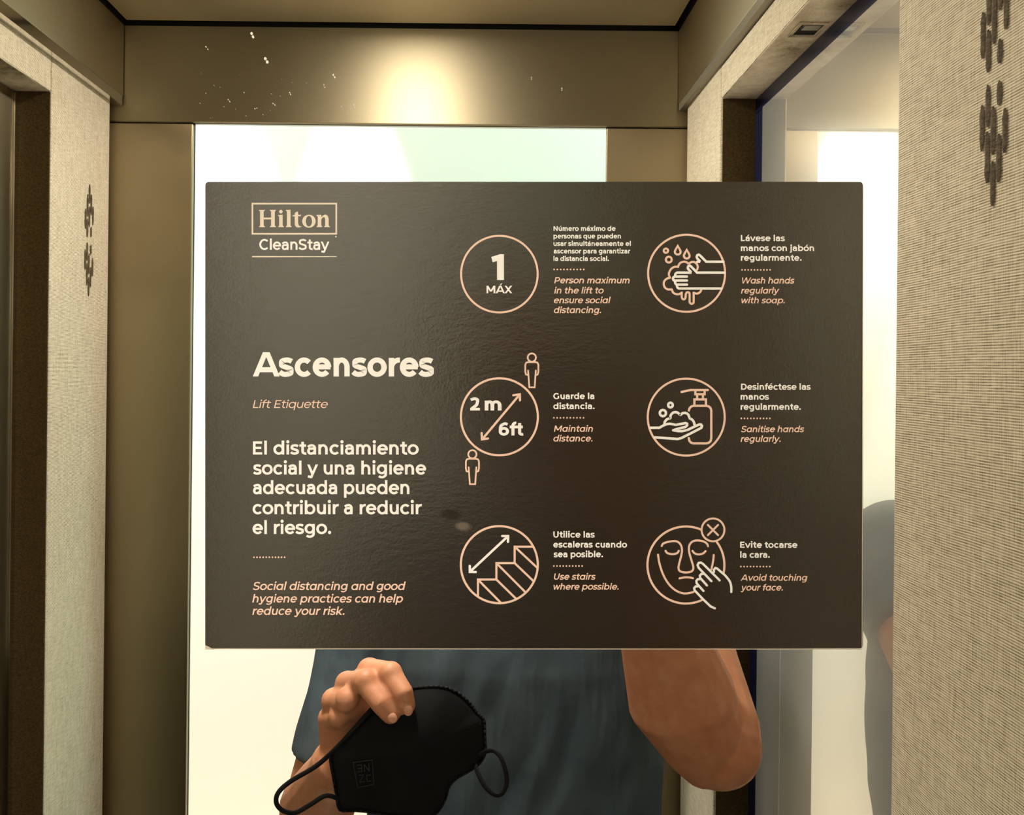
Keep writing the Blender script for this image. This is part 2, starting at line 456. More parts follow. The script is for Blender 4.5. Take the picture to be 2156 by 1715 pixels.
# steel operating panel in the left-hand niche
o = empty('steel_panel', (XLN, (Y_P0 + Y_P1) / 2, .08))
tag(o, 'recessed brushed steel panel with a bright polished edge, on the side wall at the left', 'steel panel')
absbox('plate', (XLN - .008, Y_P0 + .012, .08), (XLN + .002, Y_P1 - .003, Z_NT - .004), STEEL_Z, o)
absbox('polished_edge', (XLN - .008, Y_P0 + .002, .08), (XLN + .0045, Y_P0 + .0115, Z_NT - .004), CHROME, o)
# ceiling downlights
for i, (x, y, p, sp_) in enumerate(CABIN_LAMPS):
    o = empty('ceiling_light', (x, y, Z_C))
    tag(o, ('round recessed ceiling light just inside the lift door', 'round recessed ceiling light near the mirror')[i], 'ceiling light', 'lift ceiling lights')
    bm = bmesh.new(); add_tube(bm, [(0, 0, -.003), (0, 0, -.0002)], [.088, .088], 32, caps=False); from_bm('bezel', bm, CHROME, o)
    bm = bmesh.new(); add_tube(bm, [(0, 0, -.0055), (0, 0, -.0031)], [.076, .076], 32, caps=False); from_bm('diffuser', bm, LAMP_GLASS, o)

# ------------------------------------------------------------------ the lobby beyond the open door
YW = YF - .12
st(boxes('wall_landing', [((-2.4, YW - .1, 0), (DX0 - .07, YW, LZ)), ((DX1 + .045, YW - .1, 0), (2.2, YW, LZ)),
                          ((DX0 - .07, YW - .1, Z_H + .06), (DX1 + .045, YW, LZ))], LOBBY_WALL))
st(box('wall_lobby', (-2.4, LY - .1, 0), (2.2, LY, LZ), LOBBY_WALL))
st(box('wall_lobby_left', (-2.5, LY - .1, 0), (-2.4, YW, LZ), LOBBY_WALL))
st(box('wall_lobby_right', (2.2, LY - .1, 0), (2.3, YW, LZ), LOBBY_WALL))
st(box('ceiling_lobby', (-2.5, LY - .1, LZ), (2.3, YW, LZ + .1), LOBBY_CEIL))
st(box('floor_lobby', (-2.5, LY - .1, -.1), (2.3, YW, 0), LOBBY_FLOOR))
st(box('door_sill', (DX0 - .2, YW, -.08), (DX1 + .2, YF - .05, -.002), STEEL_X)).name = 'door_1'
for x, p in LOBBY_SPOTS:
    o = empty('ceiling_light', (x, LY + .17, LZ))
    tag(o, 'small recessed spotlight washing the lobby wall', 'ceiling light', 'lobby wall washers')
    bm = bmesh.new(); add_tube(bm, [(0, 0, -.004), (0, 0, -.0005)], [.05, .05], 28, caps=False); from_bm('bezel', bm, CHROME, o)

# ------------------------------------------------------------------ the notice: lettering engine
C_, X_, A_, D_, O_ = .70, .535, .742, -.195, .012
def arc(cx, cy, rx, ry, a0, a1, n=None):
    n = n or max(4, int(abs(a1 - a0) / 9))
    return [(cx + rx * math.cos(math.radians(a0 + (a1 - a0) * k / n)), cy + ry * math.sin(math.radians(a0 + (a1 - a0) * k / n))) for k in range(n + 1)]
def rect(x0, y0, x1, y1): return [(x0, y0), (x1, y0), (x1, y1), (x0, y1)]
def spl(pts, n=6):
    return [(p.x, p.y) for p in catmull([(a, b, 0) for a, b in pts], n)]
def glyph(ch, w):
    """centre-line strokes, closed strokes, filled polygons, advance"""
    hx = w / 2; wh = w * .86; hy = wh / 2
    st_, cl_, po = [], [], []
    def stem(x, y0, y1): po.append(rect(x, y0, x + w, y1))
    def bar(x0, x1, y): po.append(rect(x0, y - hy, x1, y + hy))
    def diag(x0, y0, x1, y1, k=.92):
        L = math.hypot(x1 - x0, y1 - y0); ww = w * k * L / abs(y1 - y0) / 2
        po.append([(x0 - ww, y0), (x0 + ww, y0), (x1 + ww, y1), (x1 - ww, y1)])
        return ww
    def ell(cx, cy, rx, ry): cl_.append(arc(cx, cy, rx - hx, ry - hy, 0, 360, 44)[:-1])
    def dot(x, y):
        r = max(w * .62, .062); po.append(arc(x, y, r, r, 0, 360, 20)[:-1])
    base, acc = ch, False
    if ch in 'áéóúÁ': base = {'á': 'a', 'é': 'e', 'ó': 'o', 'ú': 'u', 'Á': 'A'}[ch]; acc = True
    ital = glyph.italic
    adv = .5; mid = .3
    cy, ry = X_ / 2, X_ / 2 + O_
    if base == 'o': ell(.31, cy, .305, ry); adv = .62; mid = .31
    elif base in 'bp':
        stem(.06, 0 if base == 'b' else D_, A_ if base == 'b' else X_); ell(.355, cy, .295, ry); adv = .68
    elif base in 'dq' or (base == 'a' and ital):
        ell(.315, cy, .295, ry); x = .61 - w
        stem(x, D_ if base == 'q' else 0, A_ if base == 'd' else X_); adv = .67; mid = .32
    elif base == 'g':
        ell(.31, cy + .012, .285, ry - .012); xr = .60 - hx
        st_.append([(xr, X_), (xr, .02)] + arc(.31, .02, xr - .31, .02 - D_ - hy + .012, 0, -140)[1:]); adv = .67
    elif base in 'nh':
        xl, xr = .06 + hx, .57 - hx; r2 = (xr - xl) / 2
        stem(.06, 0, X_ if base == 'n' else A_); t = X_ + O_ - hy
        st_.append([(xr, 0), (xr, t - .2)] + arc((xl + xr) / 2, t - .2, r2, .2, 0, 175)[1:]); adv = .64
    elif base == 'm':
        stem(.06, 0, X_); t = X_ + O_ - hy
        for a, b in ((.06, .50), (.50 - w, .94 - w * .6)):
            xl, xr = a + hx, b - hx
            st_.append([(xr, 0), (xr, t - .19)] + arc((xl + xr) / 2, t - .19, (xr - xl) / 2, .19, 0, 172)[1:])
        adv = 1.0 - w * .6
    elif base == 'u':
        xl, xr = .055 + hx, .56 - hx
        po.append(rect(xr - hx, 0, xr + hx, X_)); t = -O_ + hy
        st_.append([(xl, X_), (xl, t + .2)] + arc((xl + xr) / 2, t + .2, (xr - xl) / 2, .2, 180, 355)[1:]); adv = .62; mid = .31
    elif base == 'r':
        stem(.06, 0, X_); t = X_ + O_ - hy
        st_.append(arc(.06 + hx + .25, t - .22, .25, .22, 172, 86)); adv = .39
    elif base in 'ijl':
        if base == 'l': stem(.06, 0, A_)
        elif base == 'i': stem(.06, 0, X_); dot(.06 + hx, X_ + .145)
        else:
            dot(.06 + hx, X_ + .145); xr = .06 + hx
            st_.append([(xr, X_), (xr, -.07)] + arc(xr - .12, -.07, .12, -.07 - D_ - hy + .01, 0, -105)[1:])
        adv = .12 + w
    elif base == 't':
        xt = .115 + hx
        st_.append([(xt, X_ + .14), (xt, .15)] + arc(xt + .145, .15, .145, .15 + O_ - hy, 180, 292)[1:]); bar(.01, .375, X_ - hy); adv = .40
    elif base == 'f':
        xt = .105 + hx; t = A_ + .008 - hy
        st_.append([(xt, 0), (xt, t - .14)] + arc(xt + .15, t - .14, .15, .14, 180, 78)[1:]); bar(.01, .37, X_ - hy); adv = .36
    elif base == 'c': st_.append(arc(.32, cy, .295 - hx, ry - hy, 42, 318)); adv = .57
    elif base == 'e':
        st_.append(arc(.315, cy, .295 - hx, ry - hy, 0, 322)); bar(.06, .61 - hx * .3, cy - .005 + hy * .2); adv = .62; mid = .315
    elif base == 's':
        t, b = X_ + O_ - hy, -O_ + hy
        q = hx * .8
        st_.append(spl([(.435 - q * .3, .435), (.35, t - .012), (.245, t), (.115, t - .03), (.03 + q, t - .105), (.085 + q * .4, cy + .045), (.235, cy),
                        (.40 - q * .4, cy - .048), (.455 - q, b + .105), (.37, b + .03), (.23, b), (.115, b + .018), (.02 + q * .3, b + .075)])); adv = .485
    elif base == 'a':
        xr = .515 - hx; t = X_ + O_ - hy
        st_.append([(xr, 0), (xr, .33)] + arc(.29, .33, xr - .29, t - .33, 0, 90, 8)[1:] + spl([(.29, t), (.17, t - .022), (.075, t - .085)])[1:])
        y1, y0 = .315, hy - O_; yc, r = (y1 + y0) / 2, (y1 - y0) / 2
        st_.append([(xr, y1), (.22, y1)] + arc(.21, yc, .18 - hx, r, 90, 270)[1:] + spl([(.23, y0), (.33, y0 + .015), (xr, y0 + .10)])[1:]); adv = .575; mid = .29
    elif base == 'k':
        stem(.06, 0, A_); diag(.06 + w * .8, .17, .49, X_); diag(.27, .25, .52, 0); adv = .60
    elif base == 'v': diag(.06, X_, .295, 0); diag(.53, X_, .295, 0); adv = .59
    elif base == 'w':
        for a, b in ((.06, .23), (.405, .23), (.405, .58), (.75, .58)): diag(a, X_, b, 0, .88)
        adv = .81
    elif base == 'x': diag(.08, X_, .47, 0); diag(.47, X_, .08, 0); adv = .55
    elif base == 'y':
        diag(.06, X_, .295, 0.0); diag(.53, X_, .235, -.10)
        st_.append(spl([(.255, -.055), (.215, -.135), (.14, D_ + hy + .01), (.03, D_ + hy + .035)])); adv = .59
    elif base == 'z': bar(.04, .47, X_ - hy); bar(.03, .48, hy); diag(.41, X_ - wh * .6, .10, wh * .6); adv = .51
    elif base == 'A':
        k = w * .36
        diag(.05, 0, .39 - k * .35, C_); diag(.73, 0, .39 + k * .35, C_); bar(.19, .59, .195); adv = .78; mid = .39
    elif base == 'C': st_.append(arc(.39, .35, .365 - hx, .35 + O_ - hy, 43, 317)); adv = .71
    elif base == 'G':
        st_.append(arc(.39, .35, .365 - hx, .35 + O_ - hy, 43, 325)); po.append(rect(.70 - w, .07, .70, .37)); adv = .78
    elif base == 'D':
        stem(.075, 0, C_); xr = .735 - hx
        st_.append([(.1, C_ - hy), (.36, C_ - hy)] + arc(.36, .35, xr - .36, .35 - hy, 90, -90)[1:] + [(.1, hy)]); adv = .77
    elif base == 'E':
        stem(.075, 0, C_)
        bar(.1, .58, hy); bar(.1, .57, C_ - hy); bar(.1, .53, .355); adv = .63
    elif base == 'L': stem(.075, 0, C_); bar(.1, .54, hy); adv = .56
    elif base == 'M': stem(.075, 0, C_); stem(.885 - w, 0, C_); diag(.075 + hx, C_, .48, .16); diag(.885 - hx, C_, .48, .16); adv = .96; mid = .48
    elif base == 'N': stem(.075, 0, C_); stem(.72 - w, 0, C_); diag(.075 + hx, C_, .72 - hx, 0); adv = .80
    elif base == 'P':
        stem(.075, 0, C_); xr = .645 - hx; y1, y0 = C_ - hy, .215 + hy
        st_.append([(.1, y1), (.34, y1)] + arc(.40, (y1 + y0) / 2, xr - .40, (y1 - y0) / 2, 90, -90)[1:] + [(.1, y0)]); adv = .68
    elif base == 'S':
        t, b, c = C_ + O_ - hy, -O_ + hy, .35; q = hx * .8
        st_.append(spl([(.545 - q * .3, .575), (.44, t - .015), (.305, t), (.145, t - .04), (.045 + q, t - .14), (.105 + q * .4, c + .062), (.30, c),
                        (.50 - q * .4, c - .065), (.575 - q, b + .14), (.465, b + .04), (.30, b), (.15, b + .022), (.03 + q * .3, b + .095)])); adv = .62
    elif base == 'U':
        xl, xr = .07 + hx, .685 - hx; t = -O_ + hy
        st_.append([(xl, C_), (xl, .30)] + arc((xl + xr) / 2, .30, (xr - xl) / 2, .30 - t, 180, 360)[1:] + [(xr, C_)]); adv = .755
    elif base == 'W':
        for a, b in ((.07, .31), (.56, .31), (.56, .81), (1.05, .81)): diag(a, C_, b, 0, .88)
        adv = 1.12
    elif base == 'X': diag(.09, C_, .62, 0); diag(.62, C_, .09, 0); adv = .71
    elif base == '2':
        t = C_ + O_ - hy; q = hx * .7
        st_.append(spl([(.045 + q * .4, .575), (.15, t - .03), (.28, t), (.42 - q * .2, t - .035), (.50 - q, .53), (.47 - q * .8, .41), (.36, .28), (.10 + q * .4, hy * 1.5)])); bar(.04, .57, hy); adv = .61
    elif base == '6':
        ell(.34, .225, .285, .237)
        st_.append(spl([(.545, C_ - hy - .035), (.40, C_ + O_ - hy), (.22, C_ - .07 - hy), (.075 + hx, .45), (.058 + hx, .23)])); adv = .655
    elif base == '.': dot(.06 + hx, max(w * .62, .062) - .008); adv = .12 + w
    if acc:
        y = (C_ if base == 'A' else X_) + .055
        po.append([(mid - .06, y), (mid + .05, y), (mid + .20, y + .15), (mid + .055, y + .15)])
    return st_, cl_, po, adv
glyph.italic = False

SX0, SY0 = 1124.5, 873.5          # photograph pixel at the centre of the notice
def sp(x, y, z=0.0): return ((x - SX0) * S, -(y - SY0) * S, z)
def ribbon(bm, pts, hx, hy, z, closed=False, tf=lambda p: p):
    n = len(pts); vs = []; z = lay(z)
    pp = [Vector((p[0], p[1])) for p in pts]
    for i in range(n):
        a = pp[i - 1] if (closed or i) else None
        b = pp[(i + 1) % n] if (closed or i < n - 1) else None
        d0 = (pp[i] - a) if a is not None else None
        d1 = (b - pp[i]) if b is not None else None
        if d0 is not None and d0.length < 1e-9: d0 = d1
        if d1 is None or d1.length < 1e-9: d1 = d0
        if d0 is None: d0 = d1
        d0, d1 = d0.normalized(), d1.normalized()
        n0, n1 = Vector((-d0.y, d0.x)), Vector((-d1.y, d1.x))
        m = n0 + n1
        m = n0 if m.length < 1e-6 else m.normalized()
        k = 1 / max(.6, m.dot(n1))
        off = Vector((m.x * hx, m.y * hy)) * k
        l, r = pp[i] + off, pp[i] - off
        l, r = tf(l), tf(r)
        vs.append((bm.verts.new((*l, z)), bm.verts.new((*r, z))))
    for i in range(n if closed else n - 1):
        j = (i + 1) % n
        bm.faces.new((vs[i][0], vs[i][1], vs[j][1], vs[j][0]))
def flat_poly(bm, pts, z):
    z = lay(z)
    f = bm.faces.new([bm.verts.new((p[0], p[1], z)) for p in pts]); return f
Z_INK = .00012
LAYER = [0]
def lay(z):
    LAYER[0] = (LAYER[0] + 1) % 40          # successive strokes of ink lie a hair over one another
    return z + LAYER[0] * 2.5e-6
def add_line(bm, text, x0, x1, base, cap, weight, italic=False):
    """one line of lettering whose ink runs from pixel x0 to x1 on the notice"""
    glyph.italic = italic
    items, x = [], 0.0
    for i, ch in enumerate(text):
        if ch == ' ': x += .27; continue
        g = glyph(ch, weight); items.append((x, g)); x += g[3]
    sh = .21 if italic else 0.0
    pts_all = []
    for ox, (a, b, c, _) in items:
        for q in c: pts_all += [ox + p[0] + sh * p[1] for p in q]
        for q in a + b: pts_all += [ox + p[0] + sh * p[1] - weight / 2 for p in q] + [ox + p[0] + sh * p[1] + weight / 2 for p in q]
    lo, hi = min(pts_all), max(pts_all)
    kx = (x1 - x0) / (hi - lo); ky = cap / .70
    def mk(ox):
        return lambda p: Vector(sp(x0 + (ox + p[0] + sh * p[1] - lo) * kx, base - p[1] * ky)[:2])
    for ox, (a, b, c, _) in items:
        tf = mk(ox)
        for q in a: ribbon(bm, q, weight / 2, weight * .43, Z_INK, False, tf)
        for q in b: ribbon(bm, q, weight / 2, weight * .43, Z_INK, True, tf)
        for q in c: flat_poly(bm, [tf(p) for p in q], Z_INK)
def fix(bm):
    bm.normal_update()
    fl = [f for f in bm.faces if f.normal.z < 0]
    bmesh.ops.reverse_faces(bm, faces=fl)
def text_part(name, lines, m, parent):
    bm = bmesh.new()
    for l in lines: add_line(bm, *l)
    fix(bm)
    return from_bm(name, bm, m, parent)
def stroke_part(name, strokes, width, m, parent, z=Z_INK, rnd=True):
    """line drawing: list of pixel polylines (points, closed)"""
    bm = bmesh.new()
    h = width / 2 * S
    for pts, closed in strokes:
        q = [sp(*p)[:2] for p in pts]
        ribbon(bm, q, h, h, z, closed)
        if rnd and not closed:
            for e in (q[0], q[-1]): flat_poly(bm, arc(e[0], e[1], h, h, 0, 360, 16)[:-1], z)
        if rnd:
            for e in q[1:-1] if len(q) < 40 else []: flat_poly(bm, arc(e[0], e[1], h * .98, h * .98, 0, 360, 12)[:-1], z)
    fix(bm)
    return from_bm(name, bm, m, parent)
def ring(cx, cy, r, a0=0, a1=360):
    """pixel circle; angles counter-clockwise as seen"""
    if a1 - a0 >= 360: return ([(cx + r * math.cos(math.radians(k * 4)), cy - r * math.sin(math.radians(k * 4))) for k in range(90)], True)
    n = max(8, int((a1 - a0) / 4))
    return ([(cx + r * math.cos(math.radians(a0 + (a1 - a0) * k / n)), cy - r * math.sin(math.radians(a0 + (a1 - a0) * k / n))) for k in range(n + 1)], False)
def cr(ox, oy, k):
    """crop coordinates -> photograph pixels"""
    return lambda pts, smooth=0: [(ox + p[0] / k, oy + p[1] / k) for p in (catmull([(a, b, 0) for a, b in pts], smooth) if smooth else pts)]

# ------------------------------------------------------------------ the notice itself
cs = IMG @ Vector(((SX0 - VX) * S, -(SY0 - VY) * S, -D_SIGN)) + Vector((0, CAM_Y, EYE))
sign = empty('notice', cs)
sign.matrix_world = Matrix.Translation(cs) @ IMG.to_4x4()
tag(sign, 'dark brown lift etiquette notice with white and pink lettering, stuck on the mirror', 'sign')
def round_rect(x0, y0, x1, y1, r):
    p = []
    for cx, cy, a in ((x1 - r, y1 - r, 0), (x0 + r, y1 - r, 90), (x0 + r, y0 + r, 180), (x1 - r, y0 + r, 270)):
        p += arc(cx, cy, r, r, a, a + 90, 6)
    return p
bm = bmesh.new()
hw, hh = 1385 / 2 * S, 982 / 2 * S
outl = round_rect(-hw, -hh, hw, hh, .0016)
f = bm.faces.new([bm.verts.new((p[0], p[1], -.0030)) for p in outl])
r = bmesh.ops.extrude_face_region(bm, geom=[f])
vs = [v for v in r['geom'] if isinstance(v, bmesh.types.BMVert)]
bmesh.ops.translate(bm, verts=vs, vec=(0, 0, .0030))
bmesh.ops.recalc_face_normals(bm, faces=bm.faces)
from_bm('board', bm, SIGN, sign)
bm = bmesh.new()
for a, b in (((433, 1364.9), (1815, 1365.6)), ((1816.6, 392), (1814.6, 1362))):
    ribbon(bm, [sp(*a)[:2], sp(*b)[:2]], .8 * S, .8 * S, .0002)
flat_poly(bm, [sp(432.5, 1357)[:2], sp(432.5, 1366.5)[:2], sp(452, 1366.5)[:2]], .0002)
fix(bm)
tag(from_bm('paper_edge', bm, PAPER_EDGE, sign), 'pale worn paper edge')

# brand block
L = cr(510, 410, 9.8)
logo = stroke_part('logo', [(L([(212, 183), (1942, 183), (1942, 804), (212, 804)]), True)], 3.4, GREYPRINT, sign, rnd=False)
tag(logo, 'thin pale rectangular frame of the logo')
bm = bmesh.new()
def lp(pts): flat_poly(bm, [sp(*p)[:2] for p in L(pts)], Z_INK)
def serif_stem(x0, x1, y0, y1, s0, s1, top='both'):
    lp([(x0, y0), (x1, y0), (x1, y1), (x0, y1)])
    lp([(s0, y1 - 14), (x0, y1 - 34), (x1, y1 - 34), (s1, y1 - 14), (s1, y1), (s0, y1)])
    if top == 'both': lp([(s0, y0), (s1, y0), (s1, y0 + 14), (x1, y0 + 34), (x0, y0 + 34), (s0, y0 + 14)])
    elif top == 'flag': lp([(s0, y0), (x1, y0 - 4), (x1, y0 + 34), (x0, y0 + 34), (s0, y0 + 16)])
serif_stem(370, 445, 312, 668, 348, 470)
serif_stem(598, 674, 312, 668, 572, 698)
lp([(445, 470), (598, 470), (598, 507), (445, 507)])
serif_stem(764, 836, 418, 668, 745, 860, 'flag')
lp([(800 + 37 * math.cos(a * .349), 347 + 37 * math.sin(a * .349)) for a in range(18)])
serif_stem(924, 998, 314, 668, 905, 1018, 'flag')
lp([(1085, 395), (1100, 362), (1128, 350), (1152, 346), (1155, 412), (1155, 590), (1168, 630), (1190, 648), (1225, 650), (1222, 664), (1170, 676), (1120, 668), (1092, 640), (1085, 600)])
lp([(1034, 432), (1070, 416), (1216, 412), (1210, 444), (1040, 446)])
oo = [(1378 + 139 * math.cos(a * math.pi / 24), 546 + 134 * math.sin(a * math.pi / 24)) for a in range(48)]
oi = [(1378 + 64 * math.cos(a * math.pi / 24), 546 + 108 * math.sin(a * math.pi / 24)) for a in range(48)]
for k in range(48):
    j = (k + 1) % 48; lp([oo[k], oo[j], oi[j], oi[k]])
serif_stem(1560, 1634, 418, 668, 1535, 1652, 'flag')
serif_stem(1712, 1786, 510, 668, 1696, 1810, 'none')
na = [(1634, 470), (1660, 432), (1700, 412), (1740, 416), (1772, 444), (1786, 500), (1786, 520)]
nb = [(1634, 510), (1660, 474), (1684, 462), (1700, 468), (1710, 490), (1712, 515), (1712, 520)]
for k in range(6): lp([na[k], na[k + 1], nb[k + 1], nb[k]])
fix(bm)
from_bm('lettering', bm, GREYPRINT, logo)
text_part('lettering', [('CleanStay', 546.2, 693.7, 525.8, 22.4, .135)], WHITE, logo)
bm = bmesh.new()
for k in range(10):
    a, b = 531 + k * 17.8, 531 + (k + 1) * 17.8
    ribbon(bm, [sp(a, 540.2)[:2], sp(b, 540.2)[:2]], S, (1.35 - .07 * k) * S, Z_INK)
flat_poly(bm, [sp(707.4 + 1.7 * math.cos(a), 498.3 + 1.7 * math.sin(a))[:2] for a in (0, .8, 1.6, 2.4, 3.2, 4, 4.8, 5.6)], Z_INK)
fix(bm)
from_bm('underline', bm, GREYPRINT, logo)

# left column
text_part('heading', [('Ascensores', 532.5, 915.2, 792.2, 51.0, .168)], WHITE, sign)
text_part('subtitle', [('Lift Etiquette', 532.5, 690.5, 858.3, 16.2, .088, True)], ROSE, sign)
text_part('paragraph', [('El distanciamiento', 532.8, 881.7, 956.3, 27.6, .142), ('social y una higiene', 532, 897.4, 998.4, 27.6, .142),
                        ('adecuada pueden', 532, 862, 1039.6, 27.6, .142), ('contribuir a reducir', 532, 890.8, 1081.9, 27.6, .142),
                        ('el riesgo.', 532, 697.3, 1123.5, 27.6, .142)], WHITE, sign)
text_part('paragraph', [('Social distancing and good', 532, 854.4, 1241.3, 16.8, .128, True), ('hygiene practices can help', 531.3, 848.5, 1267.6, 16.8, .128, True),
                        ('reduce your risk.', 531.3, 725.4, 1293.6, 16.8, .128, True)], ROSE, sign)
def dotted(x0, x1, y, n):
    bm = bmesh.new()
    for k in range(n):
        cx = x0 + (x1 - x0) * k / (n - 1)
        flat_poly(bm, [sp(cx + 1.75 * math.cos(a * math.pi / 6), y + 1.75 * math.sin(a * math.pi / 6))[:2] for a in range(12)], Z_INK)
    fix(bm); from_bm('dotted_rule', bm, ROSE, sign)
dotted(535, 599.5, 1172.5, 11)
# captions: white Spanish over a dotted rule over pink English
def caption(white, dots, pink, wcap, pcap, ww=.155, pw=.132):
    text_part('caption', [(*l, wcap, ww) for l in white], WHITE, sign)
    dotted(*dots)
    text_part('caption', [(*l, pcap, pw, True) for l in pink], ROSE, sign)
caption([('Número máximo de', 1165.2, 1296, 486), ('personas que pueden', 1165.2, 1307.1, 501.9), ('usar simultáneamente el', 1165.2, 1327.9, 517.6),
         ('ascensor para garantizar', 1165.2, 1327.9, 533.4), ('la distancia social.', 1165.2, 1282, 549.2)], (1166.5, 1229, 567.2, 10),
        [('Person maximum', 1166.7, 1325.7, 596.4), ('in the lift to', 1166.7, 1271, 617.6), ('ensure social', 1166, 1285.8, 638.2), ('distancing.', 1166, 1265.4, 658.9)], 9.9, 13)
caption([('Lávese las', 1559.5, 1652.5, 507.5), ('manos con jabón', 1559.5, 1713.6, 528.4), ('regularmente.', 1559.5, 1687.4, 548.8)], (1562, 1621, 568.1, 10),
        [('Wash hands', 1561.6, 1672.9, 596.7), ('regularly', 1559.8, 1640.7, 617.8), ('with soap.', 1560.5, 1652.1, 638.4)], 12.6, 12.8)
caption([('Guarde la', 1164.8, 1251.2, 839.8), ('distancia.', 1164.8, 1251.7, 860.8)], (1166, 1228.5, 879.2, 10),
        [('Maintain', 1166, 1248.2, 908.4), ('distance.', 1165, 1247.4, 928.9)], 12.7, 13)
caption([('Desinféctese las', 1558.9, 1706.7, 820.2), ('manos', 1558.9, 1619, 841.1), ('regularmente.', 1558.9, 1686.1, 862.3)], (1560.5, 1620.5, 880.4, 10),
        [('Sanitise hands', 1559.5, 1693.3, 909.3), ('regularly.', 1559, 1643.4, 929.8)], 12.9, 12.8)
caption([('Utilice las', 1164.8, 1252.4, 1131), ('escaleras cuando', 1164.8, 1320.1, 1152), ('sea posible.', 1164.8, 1269.5, 1172.4)], (1166, 1225.5, 1190.9, 10),
        [('Use stairs', 1166.1, 1254.3, 1219.5), ('where possible.', 1165.2, 1302.5, 1240.5)], 12.9, 12.9)
caption([('Evite tocarse', 1558, 1678.6, 1152.6), ('la cara.', 1558, 1620.5, 1173.5)], (1559.5, 1620.5, 1192.1, 10),
        [('Avoid touching', 1558.9, 1699.6, 1221.8), ('your face.', 1558.5, 1648, 1242.5)], 12.9, 13)

# pictograms
ic = stroke_part('pictogram', [ring(1051.4, 576.9, 80.6)], 4.1, ROSE, sign)
tag(ic, 'pink circle reading 1 MÁX')
bm = bmesh.new()
q = cr(950, 460, 5.39)
flat_poly(bm, [sp(*p)[:2] for p in q([(520, 697), (598, 697), (598, 405), (555, 405), (455, 436), (470, 496), (520, 482)])], Z_INK)
add_line(bm, 'MÁX', 1024.2, 1078.4, 617.1, 15.8, .16)
fix(bm); from_bm('lettering', bm, WHITE, ic)

ic = stroke_part('pictogram', [ring(1445.3, 575.2, 81)], 4.3, ROSE, sign)
tag(ic, 'pink circle with hands washed in soap suds')
q = cr(1350, 480, 9.026)
def cc(cx, cy, r, n=28): return [(cx + r * math.cos(2 * math.pi * k / n), cy + r * math.sin(2 * math.pi * k / n)) for k in range(n)]
def drop(dx, dy):
    p = [(693 + dx, 338 + dy), (655 + dx, 405 + dy)] + [(693 + dx + 55 * math.cos(math.radians(a)), 450 + dy + 53 * math.sin(math.radians(a))) for a in range(190, -11, -18)] + [(731 + dx, 405 + dy)]
    return p
stroke_part('suds', [(q(cc(467, 430, 40)), True), (q(cc(523, 600, 55)), True), (q(drop(0, 0)), True), (q(drop(170, 76)), True),
    (q([(1060, 790), (1073, 740), (1055, 685), (1010, 648), (960, 645), (910, 672)], 5), False),
    (q([(890, 672), (850, 645), (800, 640), (745, 660), (710, 705), (702, 738)], 5), False),
    (q([(702, 738), (640, 735), (580, 765), (540, 820), (524, 880), (545, 945)], 5), False),
    (q([(545, 945), (490, 960), (440, 1005), (426, 1065), (450, 1130), (505, 1165), (575, 1165)], 5), False),
    (q([(580, 1165), (605, 1225), (660, 1255), (720, 1255), (770, 1225)], 5), False),
    (q([(770, 1225), (768, 1300), (780, 1340), (805, 1355), (832, 1340), (843, 1300), (846, 1255), (862, 1225), (885, 1218), (908, 1228), (918, 1262), (918, 1395), (930, 1425), (957, 1440), (985, 1425), (995, 1395), (995, 1228)], 3), False),
    (q([(995, 1228), (1055, 1246), (1110, 1222), (1140, 1178)], 5), False)], 4.4, ROSE, ic)
stroke_part('hands', [
    (q([(1560, 640), (1232, 640), (1118, 524), (1092, 506), (1062, 516), (1050, 548), (1062, 580), (1106, 625), (1100, 640), (1062, 641)]), False),
    (q([(1575, 848), (1058, 848), (945, 732), (920, 715), (892, 724), (880, 752), (892, 784), (936, 828), (932, 848), (675, 848), (648, 868), (640, 900), (640, 918), (606, 940), (600, 965), (612, 992), (640, 1002), (640, 1040), (656, 1068), (674, 1080), (678, 1115), (690, 1138), (712, 1149), (1520, 1149)]), False),
    (q([(640, 922), (866, 922)]), False), (q([(635, 997), (866, 997)]), False), (q([(662, 1075), (866, 1075)]), False)], 5.0, WHITE, ic, Z_INK * 2)

ic = stroke_part('pictogram', [ring(1051.4, 877, 81)], 4.4, ROSE, sign)
tag(ic, 'pink circle reading 2 m and 6ft with two standing figures')
q = cr(950, 730, 5.717)
stroke_part('arrow', [(q([(378, 1105), (822, 575)]), False), (q([(748, 582), (825, 570), (828, 642)]), False), (q([(366, 1036), (370, 1112), (442, 1102)]), False)], 4.6, ROSE, ic, rnd=True)
bm = bmesh.new()
add_line(bm, '2', 988, 1010.5, 863.8, 27.2, .17); add_line(bm, 'm', 1020.5, 1055.8, 863.8, 27.2, .17)
add_line(bm, '6ft', 1050, 1104.8, 916.3, 27.2, .17)
fix(bm); from_bm('lettering', bm, WHITE, ic)
def figure(dx, dy):
    h = q([(970 + dx, 128 + dy)])[0]
    body = [(925 + dx, 285 + dy), (940 + dx, 487 + dy), (1004 + dx, 487 + dy), (1018 + dx, 285 + dy)]
    sh = [(925 + dx, 338 + dy), (900 + dx, 332 + dy), (892 + dx, 300 + dy), (892 + dx, 215 + dy), (902 + dx, 190 + dy), (925 + dx, 183 + dy), (1015 + dx, 183 + dy),
          (1038 + dx, 190 + dy), (1049 + dx, 215 + dy), (1049 + dx, 300 + dy), (1040 + dx, 332 + dy), (1018 + dx, 340 + dy)]
    stroke_part('figure', [ring(h[0], h[1], 8.6), (q(body), False), (q(sh), False)], 3.4, ROSE, ic)
figure(0, 0); figure(-715, 1163)

